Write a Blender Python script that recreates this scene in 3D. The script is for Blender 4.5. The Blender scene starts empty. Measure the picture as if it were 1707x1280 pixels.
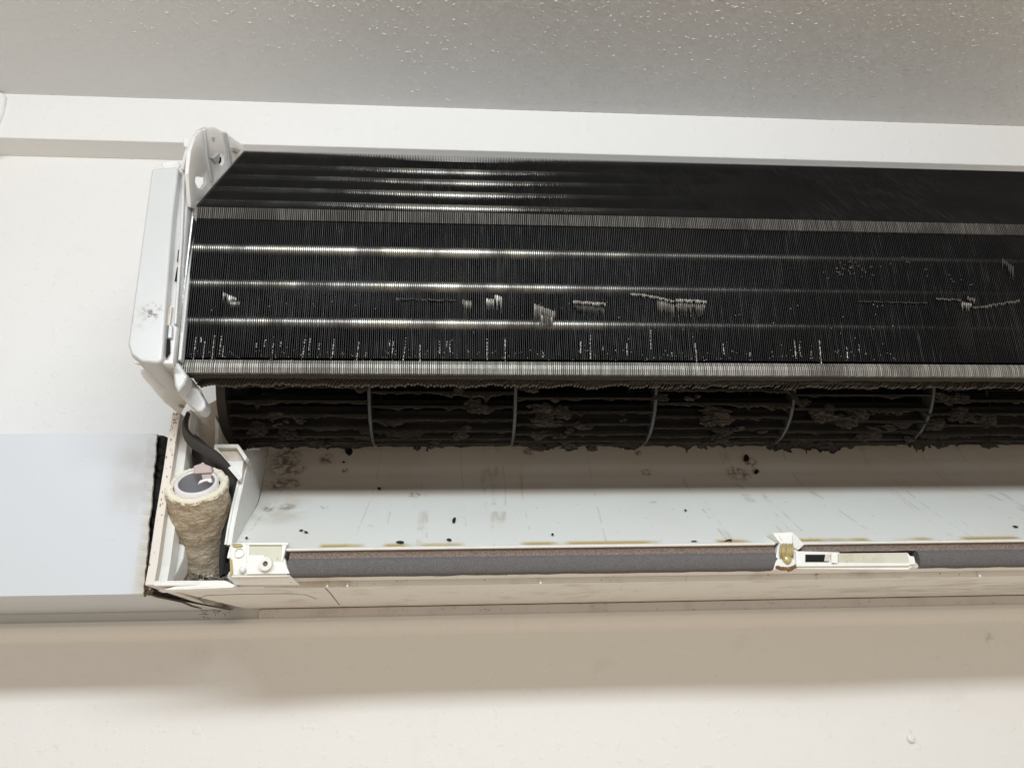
import bpy, bmesh, math, random
from mathutils import Vector, Matrix, noise
random.seed(7)
SC = bpy.context.scene
COL = SC.collection

# ------------------------------------------------------------------ camera
TH, YAW, ROLL, F = math.radians(22), math.radians(4.68), math.radians(-1.52), 1250.0
CAM = Vector((0, -0.62, 0))
_f = Vector((math.sin(YAW)*math.cos(TH), math.cos(YAW)*math.cos(TH), math.sin(TH)))
_r = Vector((math.cos(YAW), -math.sin(YAW), 0)); _u = _r.cross(_f)
R_ = _r*math.cos(ROLL)+_u*math.sin(ROLL); U_ = -_r*math.sin(ROLL)+_u*math.cos(ROLL); F_ = _f
cd = bpy.data.cameras.new('camera'); cam = bpy.data.objects.new('camera', cd); COL.objects.link(cam)
cd.sensor_width = 36; cd.lens = 36*F/1707; cd.clip_start = 0.01; cd.clip_end = 50
M = Matrix.Identity(4)
for i in range(3):
    M[i][0] = R_[i]; M[i][1] = U_[i]; M[i][2] = -F_[i]; M[i][3] = CAM[i]
cam.matrix_world = M
SC.camera = cam

# ------------------------------------------------------------------ light
w = bpy.data.worlds.new('World'); SC.world = w; w.use_nodes = True
nt = w.node_tree; bg = nt.nodes['Background']
tc = nt.nodes.new('ShaderNodeTexCoord'); sx = nt.nodes.new('ShaderNodeSeparateXYZ')
mr = nt.nodes.new('ShaderNodeMapRange'); mr.inputs[1].default_value = -1; mr.inputs[2].default_value = 1
cr = nt.nodes.new('ShaderNodeValToRGB')
cr.color_ramp.elements[0].position = 0.15; cr.color_ramp.elements[0].color = (0.66, 0.52, 0.37, 1)
cr.color_ramp.elements[1].position = 0.55; cr.color_ramp.elements[1].color = (0.52, 0.495, 0.46, 1)
nt.links.new(tc.outputs['Generated'], sx.inputs[0]); nt.links.new(sx.outputs[2], mr.inputs[0])
nt.links.new(mr.outputs[0], cr.inputs[0]); nt.links.new(cr.outputs[0], bg.inputs[0])
bg.inputs[1].default_value = 0.95
LAMP = Vector((-0.02, -1.00, 0.497))
ld = bpy.data.lights.new('ceiling_lamp', 'AREA'); ld.shape = 'RECTANGLE'; ld.size = 1.0; ld.size_y = 0.08
ld.energy = 7.9; ld.color = (0.90, 0.955, 1.0)
lo = bpy.data.objects.new('ceiling_lamp', ld); COL.objects.link(lo); lo.location = LAMP
lo.rotation_euler = (Vector((0, 0, 0.1)) - Vector((0, LAMP.y, LAMP.z))).to_track_quat('-Z', 'Y').to_euler()
SC.view_settings.view_transform = 'Standard'; SC.view_settings.look = 'None'
SC.view_settings.exposure = 0.08; SC.view_settings.gamma = 1; SC.view_settings.use_curve_mapping = False
SC.cycles.max_bounces = 8

# ------------------------------------------------------------------ pixel -> place
def ray(p): return F_ + R_*((p[0]-853.5)/F) - U_*((p[1]-640)/F)
def atX(p, X): d = ray(p); return CAM + d*((X-CAM.x)/d.x)
def atY(p, Y): d = ray(p); return CAM + d*((Y-CAM.y)/d.y)
def atZ(p, Z): d = ray(p); return CAM + d*((Z-CAM.z)/d.z)

# ------------------------------------------------------------------ mesh helpers
class MB:
    def __init__(s): s.v = []; s.f = []; s.mi = []
    def add(s, vs, fs, mi=0):
        o = len(s.v); s.v += [tuple(v) for v in vs]
        for f in fs: s.f.append([i+o for i in f]); s.mi.append(mi)
    def box(s, a, b, mi=0):
        x0, y0, z0 = a; x1, y1, z1 = b
        s.add([(x0,y0,z0),(x1,y0,z0),(x1,y1,z0),(x0,y1,z0),(x0,y0,z1),(x1,y0,z1),(x1,y1,z1),(x0,y1,z1)],
              [(0,3,2,1),(4,5,6,7),(0,1,5,4),(1,2,6,5),(2,3,7,6),(3,0,4,7)], mi)
    def prism(s, pts, vec, mi=0):
        n = len(pts); vec = Vector(vec)
        a = [Vector(p) for p in pts]; b = [p+vec for p in a]
        s.add(a+b, [list(range(n))[::-1], list(range(n, 2*n))]+[(i, (i+1) % n, n+(i+1) % n, n+i) for i in range(n)], mi)
    def sheet(s, c0, c1, mi=0):
        n = len(c0); s.add(list(c0)+list(c1), [(i, i+1, n+i+1, n+i) for i in range(n-1)], mi)
    def grid(s, rows, mi=0):
        n = len(rows[0]); vs = [v for r in rows for v in r]
        s.add(vs, [(j*n+i, j*n+i+1, (j+1)*n+i+1, (j+1)*n+i) for j in range(len(rows)-1) for i in range(n-1)], mi)
    def tube(s, path, rad, n=12, mi=0, caps=True, flat=1.0):
        path = [Vector(p) for p in path]; rings = []
        up = Vector((0.3, 0.2, 1)).normalized()
        for k, p in enumerate(path):
            d = (path[min(k+1, len(path)-1)]-path[max(k-1, 0)]).normalized()
            a = d.cross(up).normalized(); b = d.cross(a)
            r = rad[k] if isinstance(rad, (list, tuple)) else rad
            rings.append([p+a*(r*math.cos(t*2*math.pi/n))+b*(r*flat*math.sin(t*2*math.pi/n)) for t in range(n)])
        vs = [v for r in rings for v in r]
        fs = [(j*n+i, j*n+(i+1) % n, (j+1)*n+(i+1) % n, (j+1)*n+i) for j in range(len(path)-1) for i in range(n)]
        if caps: fs += [list(range(n))[::-1], list(range((len(path)-1)*n, len(path)*n))]
        s.add(vs, fs, mi)
    def blob(s, c, r, sub=2, amp=0.3, fr=3.0, sc=(1, 1, 1), mi=0):
        bm = bmesh.new(); bmesh.ops.create_icosphere(bm, subdivisions=sub, radius=1)
        seed = Vector((random.random()*50, random.random()*50, random.random()*50))
        vs = []
        for v in bm.verts:
            k = 1+amp*noise.noise(v.co*fr+seed)
            vs.append((c[0]+v.co.x*r*sc[0]*k, c[1]+v.co.y*r*sc[1]*k, c[2]+v.co.z*r*sc[2]*k))
        s.add(vs, [[q.index for q in f.verts] for f in bm.faces], mi); bm.free()
    def build(s, name, mats, parent=None, smooth=False, bevel=0, seg=2):
        me = bpy.data.meshes.new(name); me.from_pydata(s.v, [], s.f)
        mats = mats if isinstance(mats, (list, tuple)) else [mats]
        for m in mats: me.materials.append(m)
        if len(mats) > 1: me.polygons.foreach_set('material_index', s.mi)
        bm = bmesh.new(); bm.from_mesh(me); bmesh.ops.recalc_face_normals(bm, faces=bm.faces); bm.to_mesh(me); bm.free()
        if smooth: me.polygons.foreach_set('use_smooth', [True]*len(me.polygons))
        o = bpy.data.objects.new(name, me); COL.objects.link(o)
        if parent: o.parent = parent
        if bevel:
            m = o.modifiers.new('bevel', 'BEVEL'); m.width = bevel; m.segments = seg; m.limit_method = 'ANGLE'; m.angle_limit = 0.6
            me.polygons.foreach_set('use_smooth', [True]*len(me.polygons))
            m.harden_normals = True
        me.update(); return o
def tag(o, label=None, cat=None, group=None, kind=None):
    for k, v in (('label', label), ('category', cat), ('group', group), ('kind', kind)):
        if v: o[k] = v
    return o
def empty(name, loc=(0, 0, 0)):
    o = bpy.data.objects.new(name, None); COL.objects.link(o); o.location = loc; o.empty_display_size = 0.02
    return o

# ------------------------------------------------------------------ materials
class Mat:
    def __init__(s, name, col, rough=0.5, metal=0.0, spec=0.5, coat=0):
        s.m = bpy.data.materials.new(name); s.m.use_nodes = True; s.t = s.m.node_tree
        s.b = s.t.nodes['Principled BSDF']; s.b.inputs['Base Color'].default_value = (*col, 1)
        s.b.inputs['Roughness'].default_value = rough; s.b.inputs['Metallic'].default_value = metal
        s.b.inputs['Specular IOR Level'].default_value = spec; s.b.inputs['Coat Weight'].default_value = coat
        s.c = None; s.col = (*col, 1); s.co = s.n('ShaderNodeTexCoord').outputs['Object']; s.h = None
    def n(s, k): return s.t.nodes.new(k)
    def l(s, a, b): s.t.links.new(a, b)
    def mapped(s, sc):
        mp = s.n('ShaderNodeMapping'); s.l(s.co, mp.inputs[0]); mp.inputs['Scale'].default_value = sc; return mp.outputs[0]
    def noise(s, scale, detail=4, sc=(1, 1, 1), rough=0.55, dist=0.0):
        q = s.n('ShaderNodeTexNoise'); s.l(s.mapped(sc), q.inputs['Vector'])
        q.inputs['Scale'].default_value = scale; q.inputs['Detail'].default_value = detail
        q.inputs['Roughness'].default_value = rough; q.inputs['Distortion'].default_value = dist
        return q.outputs[0]
    def rng(s, v, a, b, lo=0, hi=1):
        q = s.n('ShaderNodeMapRange'); s.l(v, q.inputs[0])
        for i, x in enumerate((a, b, lo, hi)): q.inputs[i+1].default_value = x
        q.interpolation_type = 'SMOOTHSTEP'; return q.outputs[0]
    def math(s, op, a, b):
        q = s.n('ShaderNodeMath'); q.operation = op
        for i, x in enumerate((a, b)):
            if isinstance(x, (int, float)): q.inputs[i].default_value = x
            else: s.l(x, q.inputs[i])
        return q.outputs[0]
    def mix(s, fac, col):
        q = s.n('ShaderNodeMix'); q.data_type = 'RGBA'; s.l(fac, q.inputs[0])
        if s.c is None: q.inputs[6].default_value = s.col
        else: s.l(s.c, q.inputs[6])
        q.inputs[7].default_value = (*col, 1); s.c = q.outputs[2]; s.l(s.c, s.b.inputs['Base Color']); return s
    def sphere(s, p, r, soft=0.4, sc=(1, 1, 1)):
        q = s.n('ShaderNodeMapping'); s.l(s.co, q.inputs[0]); q.inputs['Location'].default_value = [-p[i]*sc[i] for i in range(3)]
        q.inputs['Scale'].default_value = sc
        g = s.n('ShaderNodeVectorMath'); g.operation = 'LENGTH'; s.l(q.outputs[0], g.inputs[0])
        return s.rng(g.outputs['Value'], r, r*(1-soft), 0, 1)
    def bump(s, v, st, dist=0.001):
        q = s.n('ShaderNodeBump'); q.inputs['Strength'].default_value = st; q.inputs['Distance'].default_value = dist
        s.l(v, q.inputs['Height'])
        if s.h: s.l(s.h, q.inputs['Normal'])
        s.h = q.outputs[0]; s.l(s.h, s.b.inputs['Normal']); return s
    def ao_free(s): return s
def P(name, col, rough=0.5, metal=0.0, spec=0.5, dirt=None, damt=0.35, bump=0.05, bs=900, coat=0):
    m = Mat(name, col, rough, metal, spec, coat)
    if dirt:
        a = m.rng(m.noise(38, 6), 0.5, 0.75, 0, damt); m.mix(a, dirt)
        b = m.rng(m.noise(420, 2), 0.68, 0.76, 0, min(1, damt*1.5)); m.mix(b, tuple(x*0.4 for x in dirt))
    if bump: m.bump(m.noise(bs, 3), bump, 0.0006)
    return m

# walls
mw = Mat('wall_paint', (0.82, 0.82, 0.81), 0.6)
mw.mix(mw.rng(mw.noise(3, 3), 0.4, 0.7, 0, 0.25), (0.78, 0.77, 0.75))
mw.mix(mw.rng(mw.noise(14, 6, (1, 1, 1.4)), 0.62, 0.8, 0, 0.25), (0.62, 0.58, 0.52))
mw.bump(mw.noise(260, 4), 0.16, 0.0012).bump(mw.rng(mw.noise(110, 3), 0.58, 0.75), 0.32, 0.0014)
mc = Mat('ceiling_paint', (0.68, 0.70, 0.715), 0.28, spec=0.8)
mc.bump(mc.noise(330, 4), 0.55, 0.0014)
mc.mix(mc.rng(mc.noise(5, 3), 0.4, 0.7, 0, 0.3), (0.65, 0.67, 0.685))
mdk = P('duct_plastic', (0.605, 0.64, 0.685), 0.38, dirt=None, bump=0.02)
dc = atY((232, 800), -0.115)
q = mdk.math('MULTIPLY', mdk.sphere(dc, 0.030, 0.9, (1, 1, 0.75)), mdk.rng(mdk.noise(60, 5), 0.25, 0.7, 0.2, 0.7)); mdk.mix(q, (0.42, 0.41, 0.40))
ec = atY((262, 900), -0.115)
q = mdk.math('MULTIPLY', mdk.sphere((ec.x, ec.y, ec.z), 0.014, 0.7, (1, 0.3, 0.12)), mdk.rng(mdk.noise(80, 6), 0.3, 0.6, 0.3, 0.9)); mdk.mix(q, (0.56, 0.52, 0.42))
mdk.mix(mdk.rng(mdk.noise(300, 3), 0.72, 0.78, 0, 0.5), (0.4, 0.36, 0.3))
PL = P('chassis_plastic', (0.77, 0.765, 0.74), 0.45, dirt=(0.40, 0.32, 0.23), damt=0.45, bump=0.04)
PLC = P('clean_plastic', (0.82, 0.83, 0.80), 0.36, dirt=(0.55, 0.5, 0.38), damt=0.18, bump=0.03)
PLD = P('stained_shaded_plastic', (0.62, 0.56, 0.49), 0.5, dirt=(0.20, 0.16, 0.12), damt=0.6, bump=0.08)  # stains, plus the beige of shade for the back panel
YEL = P('yellow_stain', (0.42, 0.34, 0.16), 0.5, dirt=(0.25, 0.15, 0.05), damt=0.6)
BRK = P('bracket_plastic', (0.53, 0.545, 0.55), 0.30, dirt=(0.6, 0.56, 0.48), damt=0.15, bump=0.02)
BRK.b.inputs['Subsurface Weight'].default_value = 0.35; BRK.b.inputs['Subsurface Scale'].default_value = 0.004
BRK.b.inputs['Subsurface Radius'].default_value = (1, 0.95, 0.9)
BRT = P('bracket_plastic_thin', (0.72, 0.71, 0.69), 0.25, bump=0.02)
BRT.b.inputs['Subsurface Weight'].default_value = 0.8; BRT.b.inputs['Subsurface Scale'].default_value = 0.012; BRT.b.inputs['Subsurface Radius'].default_value = (1, .97, .93)
BLK = P('black_rubber', (0.012, 0.012, 0.012), 0.75, bump=0.5, bs=700)
GRN = P('grime_and_shade', (0.010, 0.009, 0.008), 0.9, bump=0.6, bs=500)  # near-black for grime and for darkening the unit's shaded hollows
FOAM = Mat('foam', (0.115, 0.110, 0.111), 0.9, spec=0.2)
FOAM.mix(FOAM.rng(FOAM.noise(1500, 2), 0.35, 0.7, 0, 1), (0.165, 0.157, 0.160)); FOAM.bump(FOAM.noise(1400, 2), 0.8, 0.0006)
FOAMB = Mat('foam_brown', (0.16, 0.125, 0.105), 0.9, spec=0.2)
FOAMB.mix(FOAMB.rng(FOAMB.noise(1500, 2, (1, 1, .6)), 0.35, 0.7, 0, 1), (0.30, 0.24, 0.205)); FOAMB.bump(FOAMB.noise(1400, 2), 0.8, 0.0006)
TAPE = P('dark_tape', (0.045, 0.040, 0.038), 0.6, bump=0.3, bs=300)
FOIL = Mat('foil', (0.7, 0.68, 0.65), 0.22, 1.0); FOIL.bump(FOIL.noise(160, 4), 0.8, 0.002)
HOSE = Mat('hose_wrap', (0.50, 0.43, 0.33), 0.8)
HOSE.mix(HOSE.rng(HOSE.noise(120, 5, (1, 1, 2.5), dist=1), 0.35, 0.7), (0.38, 0.31, 0.21)).mix(HOSE.rng(HOSE.noise(500, 3), 0.55, 0.75), (0.62, 0.56, 0.44))
HOSE.bump(HOSE.noise(240, 5, (1, 1, 2), dist=1.2), 0.9, 0.002)
CRM = P('hose_cut', (0.76, 0.71, 0.58), 0.8, bump=0.8, bs=500)
WPI = P('pipe_white', (0.72, 0.70, 0.70), 0.35)
GIN = P('pipe_inner', (0.44, 0.44, 0.46), 0.5)
PNK = P('pinkish_plastic', (0.48, 0.40, 0.38), 0.6, bump=0.3)
FIN = Mat('fin_dark', (0.006, 0.006, 0.007), 0.5, 0.0, 0.3)
FIN.mix(FIN.rng(FIN.noise(30, 4, (1, 1, 1)), 0.45, 0.7, 0, .7), (0.013, 0.012, 0.011))
FE = Mat('fin_edge_metal', (0.014, 0.014, 0.015), 0.5, 0.1, .3)
FE.mix(FE.rng(FE.noise(900, 2, (1, .05, .05)), 0.47, 0.75), (0.085, 0.085, 0.082)).mix(FE.rng(FE.noise(16, 6), 0.42, 0.60, 0, .8), (0.011, 0.0105, 0.010)).mix(FE.rng(FE.noise(9, 4, (1, 1, 2)), 0.52, 0.66, 0, .4), (0.05, 0.043, 0.036))
FB = Mat('fin_band', (0.19, 0.185, 0.165), 0.45, 0.45)
FB.mix(FB.rng(FB.noise(800, 2, (1, .05, .05)), 0.35, 0.7), (0.38, 0.37, 0.335)).mix(FB.rng(FB.noise(30, 4), 0.5, 0.7, 0, .7), (0.10, 0.09, 0.08))
FBD = Mat('fin_band_dusty', (0.07, 0.065, 0.058), 0.6, 0.3)
FBD.mix(FBD.rng(FBD.noise(800, 2, (1, .05, .05)), 0.35, 0.7), (0.14, 0.13, 0.115)).mix(FBD.rng(FBD.noise(30, 4), 0.45, 0.65, 0, .8), (0.05, 0.045, 0.04))
TUB = Mat('tube_metal', (0.52, 0.52, 0.495), 0.43, 1.0)
TUB.mix(TUB.rng(TUB.noise(40, 3, (1, .2, .2)), 0.4, 0.7, 0, .5), (0.5, 0.46, 0.30)).mix(TUB.rng(TUB.noise(25, 6, (1.6, 1, 1)), 0.44, 0.60, 0, .8), (0.14, 0.13, 0.12))
_s = TUB.n('ShaderNodeSeparateXYZ'); TUB.l(TUB.co, _s.inputs[0])
_q = TUB.math('ADD', _s.outputs[0], TUB.math('MULTIPLY', TUB.noise(14, 3), .12)); TUB.mix(TUB.rng(_q, .06, .20, 0, .86), (0.055, 0.048, 0.042))  # dark brown ramp: dirt that also paints the highlights' fade to the right
ALU = Mat('bare_aluminium', (0.55, 0.54, 0.51), 0.42, 0.85); ALU.bump(ALU.noise(300, 3), 0.3, 0.001)
END = Mat('end_plate_metal', (0.42, 0.43, 0.42), 0.45, 1.0); END.bump(END.noise(120, 3), 0.5, 0.001)
DUST = Mat('dust', (0.044, 0.041, 0.038), 1.0, spec=0.05)
DUST.mix(DUST.rng(DUST.noise(70, 4), 0.4, 0.65), (0.068, 0.059, 0.053)).mix(DUST.rng(DUST.noise(500, 3), 0.5, 0.7, 0, .6), (0.035, 0.03, 0.027))
DUST.bump(DUST.noise(500, 4), 1.0, 0.0015)
DUSTG = Mat('dust_grey', (0.115, 0.105, 0.092), 1.0, spec=0.05); DUSTG.bump(DUSTG.noise(500, 4), 1.0, 0.001)
BLD = Mat('fan_plastic', (0.020, 0.021, 0.022), 0.5); BLD.mix(BLD.rng(BLD.noise(60, 4), 0.4, 0.65), (0.028, 0.024, 0.021))
RNG = Mat('fan_ring', (0.045, 0.047, 0.052), 0.45); RNG.mix(RNG.rng(RNG.noise(150, 4), 0.5, 0.75), (0.05, 0.045, 0.04))
FLK = P('flake', (0.010, 0.010, 0.010), 0.7, bump=0.4)
WAT = Mat('droplet', (0.85, 0.88, 0.9), 0.25, 0.5)
HOLE = P('hole_dark', (0.004, 0.004, 0.004), 0.9, bump=0)

# ------------------------------------------------------------------ setting
XR, XLF = 1.6, -1.6
BY = -0.026
zc = atY((850, 182), BY).z
zb = 0.5*(atY((100, 233), BY).z + atY((100, 261), 0).z)
mb = MB(); mb.box((XLF, 0, -1.6), (XR, 0.15, zc-0.0005)); o = mb.build('wall', mw.m); o['kind'] = 'structure'
mb = MB(); mb.box((XLF, -3.2, zc), (XR, 0.15, zc+0.1)); o = mb.build('ceiling', mc.m); o['kind'] = 'structure'
mb = MB(); rows = []      # the part of the ceiling in view, with its stippled paint
for j in range(200):
    y = -0.262+j*0.00126; rw = []
    for i in range(960):
        x = -0.46+i*0.00126
        h = noise.noise(Vector((x*280+2*noise.noise(Vector((x*60, y*60, 5))), y*430, 1))); g_ = noise.noise(Vector((x*120, y*120, 7))); k_ = 0.5+noise.noise(Vector((x*6, y*6, 3)))
        q_ = min(1, max(0, (h-0.25)/0.14)); rw.append((x, y, zc-0.0008-0.0006*q_*max(.35, min(1, k_+(x+.1)*.8))-0.00008*g_))
    rows.append(rw)
mb.grid(rows)
_b = bmesh.new(); bmesh.ops.create_icosphere(_b, subdivisions=2, radius=1); _v = [v.co.copy() for v in _b.verts]; _fc = [[q.index for q in f.verts] for f in _b.faces]; _b.free()
for _ in range(5200):      # raised flecks of thick paint
    x = random.uniform(-.44, .72); y = random.uniform(-.26, -.035)
    if random.random() > .25+.55*min(1, max(0, (x+.3)*2.2))+1.2*noise.noise(Vector((x*9, y*9, 2))) or random.random() > min(1, .15+(-y-.03)*7): continue
    a = random.gauss(0, .5); L_ = random.uniform(.0006, .0019)*(1.5 if random.random() < .15 else 1); W_ = random.uniform(.0004, .0008); H_ = random.uniform(.0003, .0008); c_, s_ = math.cos(a), math.sin(a)
    z_ = zc-.0008; bnd = random.uniform(-.5, .5)
    mb.add([(x+v.x*L_*c_-(v.y*W_+bnd*L_*v.x*v.x)*s_, y+v.x*L_*s_+(v.y*W_+bnd*L_*v.x*v.x)*c_, z_+v.z*H_) for v in _v], _fc)
o = mb.build('ceiling_stipple', mc.m, smooth=True); o['kind'] = 'structure'
mb = MB()
xc = atY((-120, 200), BY).x
mb.prism([(xc, 0.001, zb), (xc, BY, zb), (xc, BY, zc-.0003), (xc, 0.001, zc-.0003)], (XR-xc, 0, 0))
o = mb.build('beam', mw.m, bevel=0.0012); tag(o, kind='structure')
mb = MB()      # the moulding that meets the beam at the left edge
pp = [atY(p, BY-0.004) for p in [(4, 152), (9, 160), (4, 185), (-10, 222), (-40, 236), (-200, 240), (-200, 145)]]
mb.prism(pp, (0, 0.012, 0)); o = mb.build('beam_corner', mw.m, bevel=0.003); tag(o, kind='structure')
# plaster ledge under the unit: rounded lower edge
zl = atY((1290, 1045), 0).z
pr = [(-0.001, 0.0545), (-0.0075, 0.0535), (-0.0095, 0.050), (-0.009, 0.0465), (-0.0055, 0.0425), (0.001, zl-0.0005), (0.001, 0.0545)]
mb = MB(); mb.prism([(XLF, y, z) for y, z in pr], (XR-XLF, 0, 0)); o = mb.build('wall_ledge', mw.m, smooth=False, bevel=0.001); tag(o, kind='structure')
# two old screw plugs painted over on the wall
def plug(p, lab, r=0.0030):
    c = atY(p, 0); mb = MB()
    mb.tube([(c.x, 0.002, c.z), (c.x, -0.0022, c.z), (c.x, -0.0034, c.z)], [r, r, r*0.75], 20)
    o = mb.build('wall_plug', mw.m, smooth=True); tag(o, lab, 'wall plug', 'screw plugs painted over on the wall')
    k = MB(); k.blob((c.x+0.0004, -0.0031, c.z+0.0003), r*0.55, 2, 0.5, 2, (1, .4, 1)); k.build('paint_blob', mw.m, o, smooth=True)
    k = MB(); k.blob((c.x+0.0014, -0.0006, c.z+0.0052), r*0.3, 2, 0.5, 2, (0.7, .5, 1.6)); k.build('paint_drip', mw.m, o, smooth=True)
plug((1517, 1230), 'white painted screw plug low on the brightly lit wall')
plug((1650, 1068), 'beige painted screw plug in the shadow under the air conditioner', 0.0026)

# ------------------------------------------------------------------ duct cover
DY = -0.115
tl, br_ = atY((262, 723), DY), atY((238, 997), DY)
zt, zbt = tl.z, 0.0605
root = empty('duct_cover', (tl.x, 0, zbt)); tag(root, 'white plastic pipe duct running along the wall left of the air conditioner', 'duct cover')
root_inv = Matrix.Translation(-Vector(root.location))
def rel(o, r=None):
    r = r or o.parent
    o.matrix_parent_inverse = Matrix.Translation(-Vector(r.location)); return o
def frange(a, b, n): return [a+(b-a)*i/(n-1) for i in range(n)]
mb = MB(); n = 60; rows = []
for j in range(n+1):   # jagged cut end
    t = j/n; z = zt+(zbt-zt)*t
    rows.append((tl.x+(br_.x-tl.x)*t + 0.0007*noise.noise(Vector((0, 0, z*330)))+0.0009*noise.noise(Vector((3, 0, z*90))), z))
front = [[(XLF, DY, z), (XLF*0.4, DY, z), (x-.02, DY, z), (x-.006, DY, z), (x, DY-0.0004*abs(math.sin(z*400)), z)] for x, z in rows]
mb.grid(front); x1 = rows[0][0]; x2 = rows[-1][0]
mb.grid([[(r[0], DY+0.0016, r[1]) for r in rows], [(r[0], DY, r[1]) for r in rows]])
mb.grid([[(XLF, DY, zt), (x1, DY, zt)], [(XLF, 0.0, zt), (x1, 0.0, zt)]])
mb.grid([[(XLF, DY, zbt), (x2, DY, zbt)], [(XLF, -0.0, zbt), (x2+0.024, 0.0, zbt)]])
rel(mb.build('duct_shell', mdk.m, root))
# ragged sealing foam stuffed in the gap
mb = MB(); k = 44
L = []
for j in range(k+1):
    t = j/k; a = atY((266-22*t, 728+258*t), DY+0.010); xx = a.x
    L.append([(xx-0.004, DY+0.012, a.z), (xx+0.001+0.0006*random.random(), DY+0.006+0.002*random.random(), a.z),
              (xx+0.0035+0.0008*random.random(), DY+0.006+0.002*random.random(), a.z), (xx+0.010, DY+0.03, a.z)])
mb.grid(L); rel(mb.build('sealing_foam', BLK.m, root))
mb = MB(); 
for j in range(12):   # squashed old net sleeve at the foot of the gap
    t = j/11; p = atY((249-8*t+random.uniform(-1, 1), 905+75*t), DY+0.003)
    q2 = atY((257-7*t, 903+77*t+random.uniform(-4, 4)), DY+0.003)
    mb.tube([p, (p+q2)/2+Vector((0, -0.001, random.uniform(-.001, .001))), q2], 0.0005, 6)
for s_ in range(3):
    mb.tube([atY((248+4*s_-9*t+random.uniform(-1, 1), 905+75*t), DY+0.003) for t in frange(0, 1, 12)], 0.0006, 6)
rel(mb.build('net_sleeve', TAPE.m, root))

# ------------------------------------------------------------------ air conditioner
AC = empty('air_conditioner', (0, -0.07, 0.061))
tag(AC, 'white wall air conditioner with cover off showing black fins and dusty fan', 'air conditioner')
def part(mb, name, mat, parent=None, **k):
    m = mat.m if isinstance(mat, Mat) else [q.m for q in mat]
    o = mb.build(name, m, parent or AC, **k)
    if parent is None: rel(o)
    return o
XL = -0.1664
XE = 0.64                    # the unit runs on past the right edge of the picture
# ---- coil profile (y, z)
PT = atX((410, 251), XL); P0 = atX((330, 345), XL); P1 = atX((327, 366), XL); P2 = atX((300, 600), XL)
_d = ray((303, 621)); P3 = atX((300, 621), XL); P3 = Vector((XL, P2.y, CAM.z+_d.z*((P2.y-CAM.y)/_d.y))); yz = lambda p: Vector((0, p.y, p.z))
PITCH = 0.00125
nf = int((XE-.002-XL)/PITCH)
core = MB()                 # fins
band_t, band_b = MB(), MB()
def norm_out(a, b): d = (b-a).normalized(); return Vector((0, -abs(d.z), d.y if d.z < 0 else -d.y))
TW = 0.00013
xs = []
jit = 0
for i in range(nf):
    x = XL+i*PITCH; jit = jit*0.7+random.uniform(-1, 1)*0.00009
    j2 = 0.00028*noise.noise(Vector((x*90, 0, 5))); xs.append((x, jit+j2))
def fin(mb, pts, x, dx, t=TW, mi_face=0, mi_edge=1, nedge=None):
    """pts: list of (y,z) closed; first nedge segments are exposed edges"""
    n = len(pts); vs = []
    for sgn in (-1, 1):
        for k, (y, z) in enumerate(pts):
            vs.append((x+(dx[k] if isinstance(dx, (list, tuple)) else dx)+sgn*t, y, z))
    o = len(mb.v); mb.v += vs
    mb.f.append([o+q for q in range(n)][::-1]); mb.mi.append(mi_face)
    mb.f.append([o+n+q for q in range(n)]); mb.mi.append(mi_face)
    for k in range(n):
        mb.f.append([o+k, o+(k+1) % n, o+n+(k+1) % n, o+n+k]); mb.mi.append(mi_edge if (nedge is None or k < nedge) else mi_face)
DP = 0.024
def lerp(a, b, t): return a+(b-a)*t
nT = Vector((0, P0.z-PT.z, PT.y-P0.y)).normalized()     # outward normal of top slab
nT = -nT if nT.y > 0 else nT
nF = Vector((0, -1, 0))
for i, (x, j) in enumerate(xs):
    # front slab with waviness down its height
    ks = [lerp(yz(P1), yz(P2), t) for t in (0.0, 0.27, 0.48, 0.70, 0.98)]; ks[0] = Vector((0, P1.y+.0012, P1.z+.0045))
    dx = [0.00016*noise.noise(Vector((x*60, 0, t*9)))+0.0005*noise.noise(Vector((x*7, 4, t*5)))+j*(0.6+0.35*t) for t in (0, 1, 2, 3, 4)]
    pts = [(p.y, p.z) for p in ks]+[(P2.y+DP, P2.z+0.002), (P1.y+DP, P1.z+.003)]
    fin(core, pts, x, dx+[j, j], nedge=4)
    # top slab
    a, b = yz(P0), yz(PT); bb = b
    pts = [(b.y, b.z), (a.y+0.0006, a.z+0.0004), (a.y-nT.y*DP, a.z-nT.z*DP), (b.y-nT.y*DP, b.z-nT.z*DP)]
    fin(core, pts, x, j, nedge=1)
    # lower cut end of the top slab: pale
    pts = [(P0.y, P0.z), (P0.y+0.0002, lerp(P0.z, P1.z, .9)), (P0.y+0.010, lerp(P0.z, P1.z, .9)), (P0.y+0.012, P0.z)]
    fin(band_t, pts, x, [j, j+0.0002, j, j], t=0.00028)
    # bottom collar of the front slab: pale, wider, rounded
    z0, z1, y0 = P2.z, P3.z, P2.y
    lean = 0.0007*noise.noise(Vector((x*7, 9, 1)))
    zz = [(y0-0.0004, z0), (y0-0.0012, lerp(z0, z1, .3)), (y0-0.0010, lerp(z0, z1, .6)), (y0-.0003, z1), (y0+0.012, z1+0.002), (y0+0.014, z0)]
    fin(band_b, zz, x, [j, j+lean*.3, j+lean*.6, j+lean, j, j], t=0.00038)
coil = part(core, 'coil', (FIN, FE)); tag(coil, 'black grimy heat exchanger fins with bent silver patches')
part(band_t, 'fin_band', (FBD, FBD), coil); part(band_b, 'fin_band', (FB, FB), coil)
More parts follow.
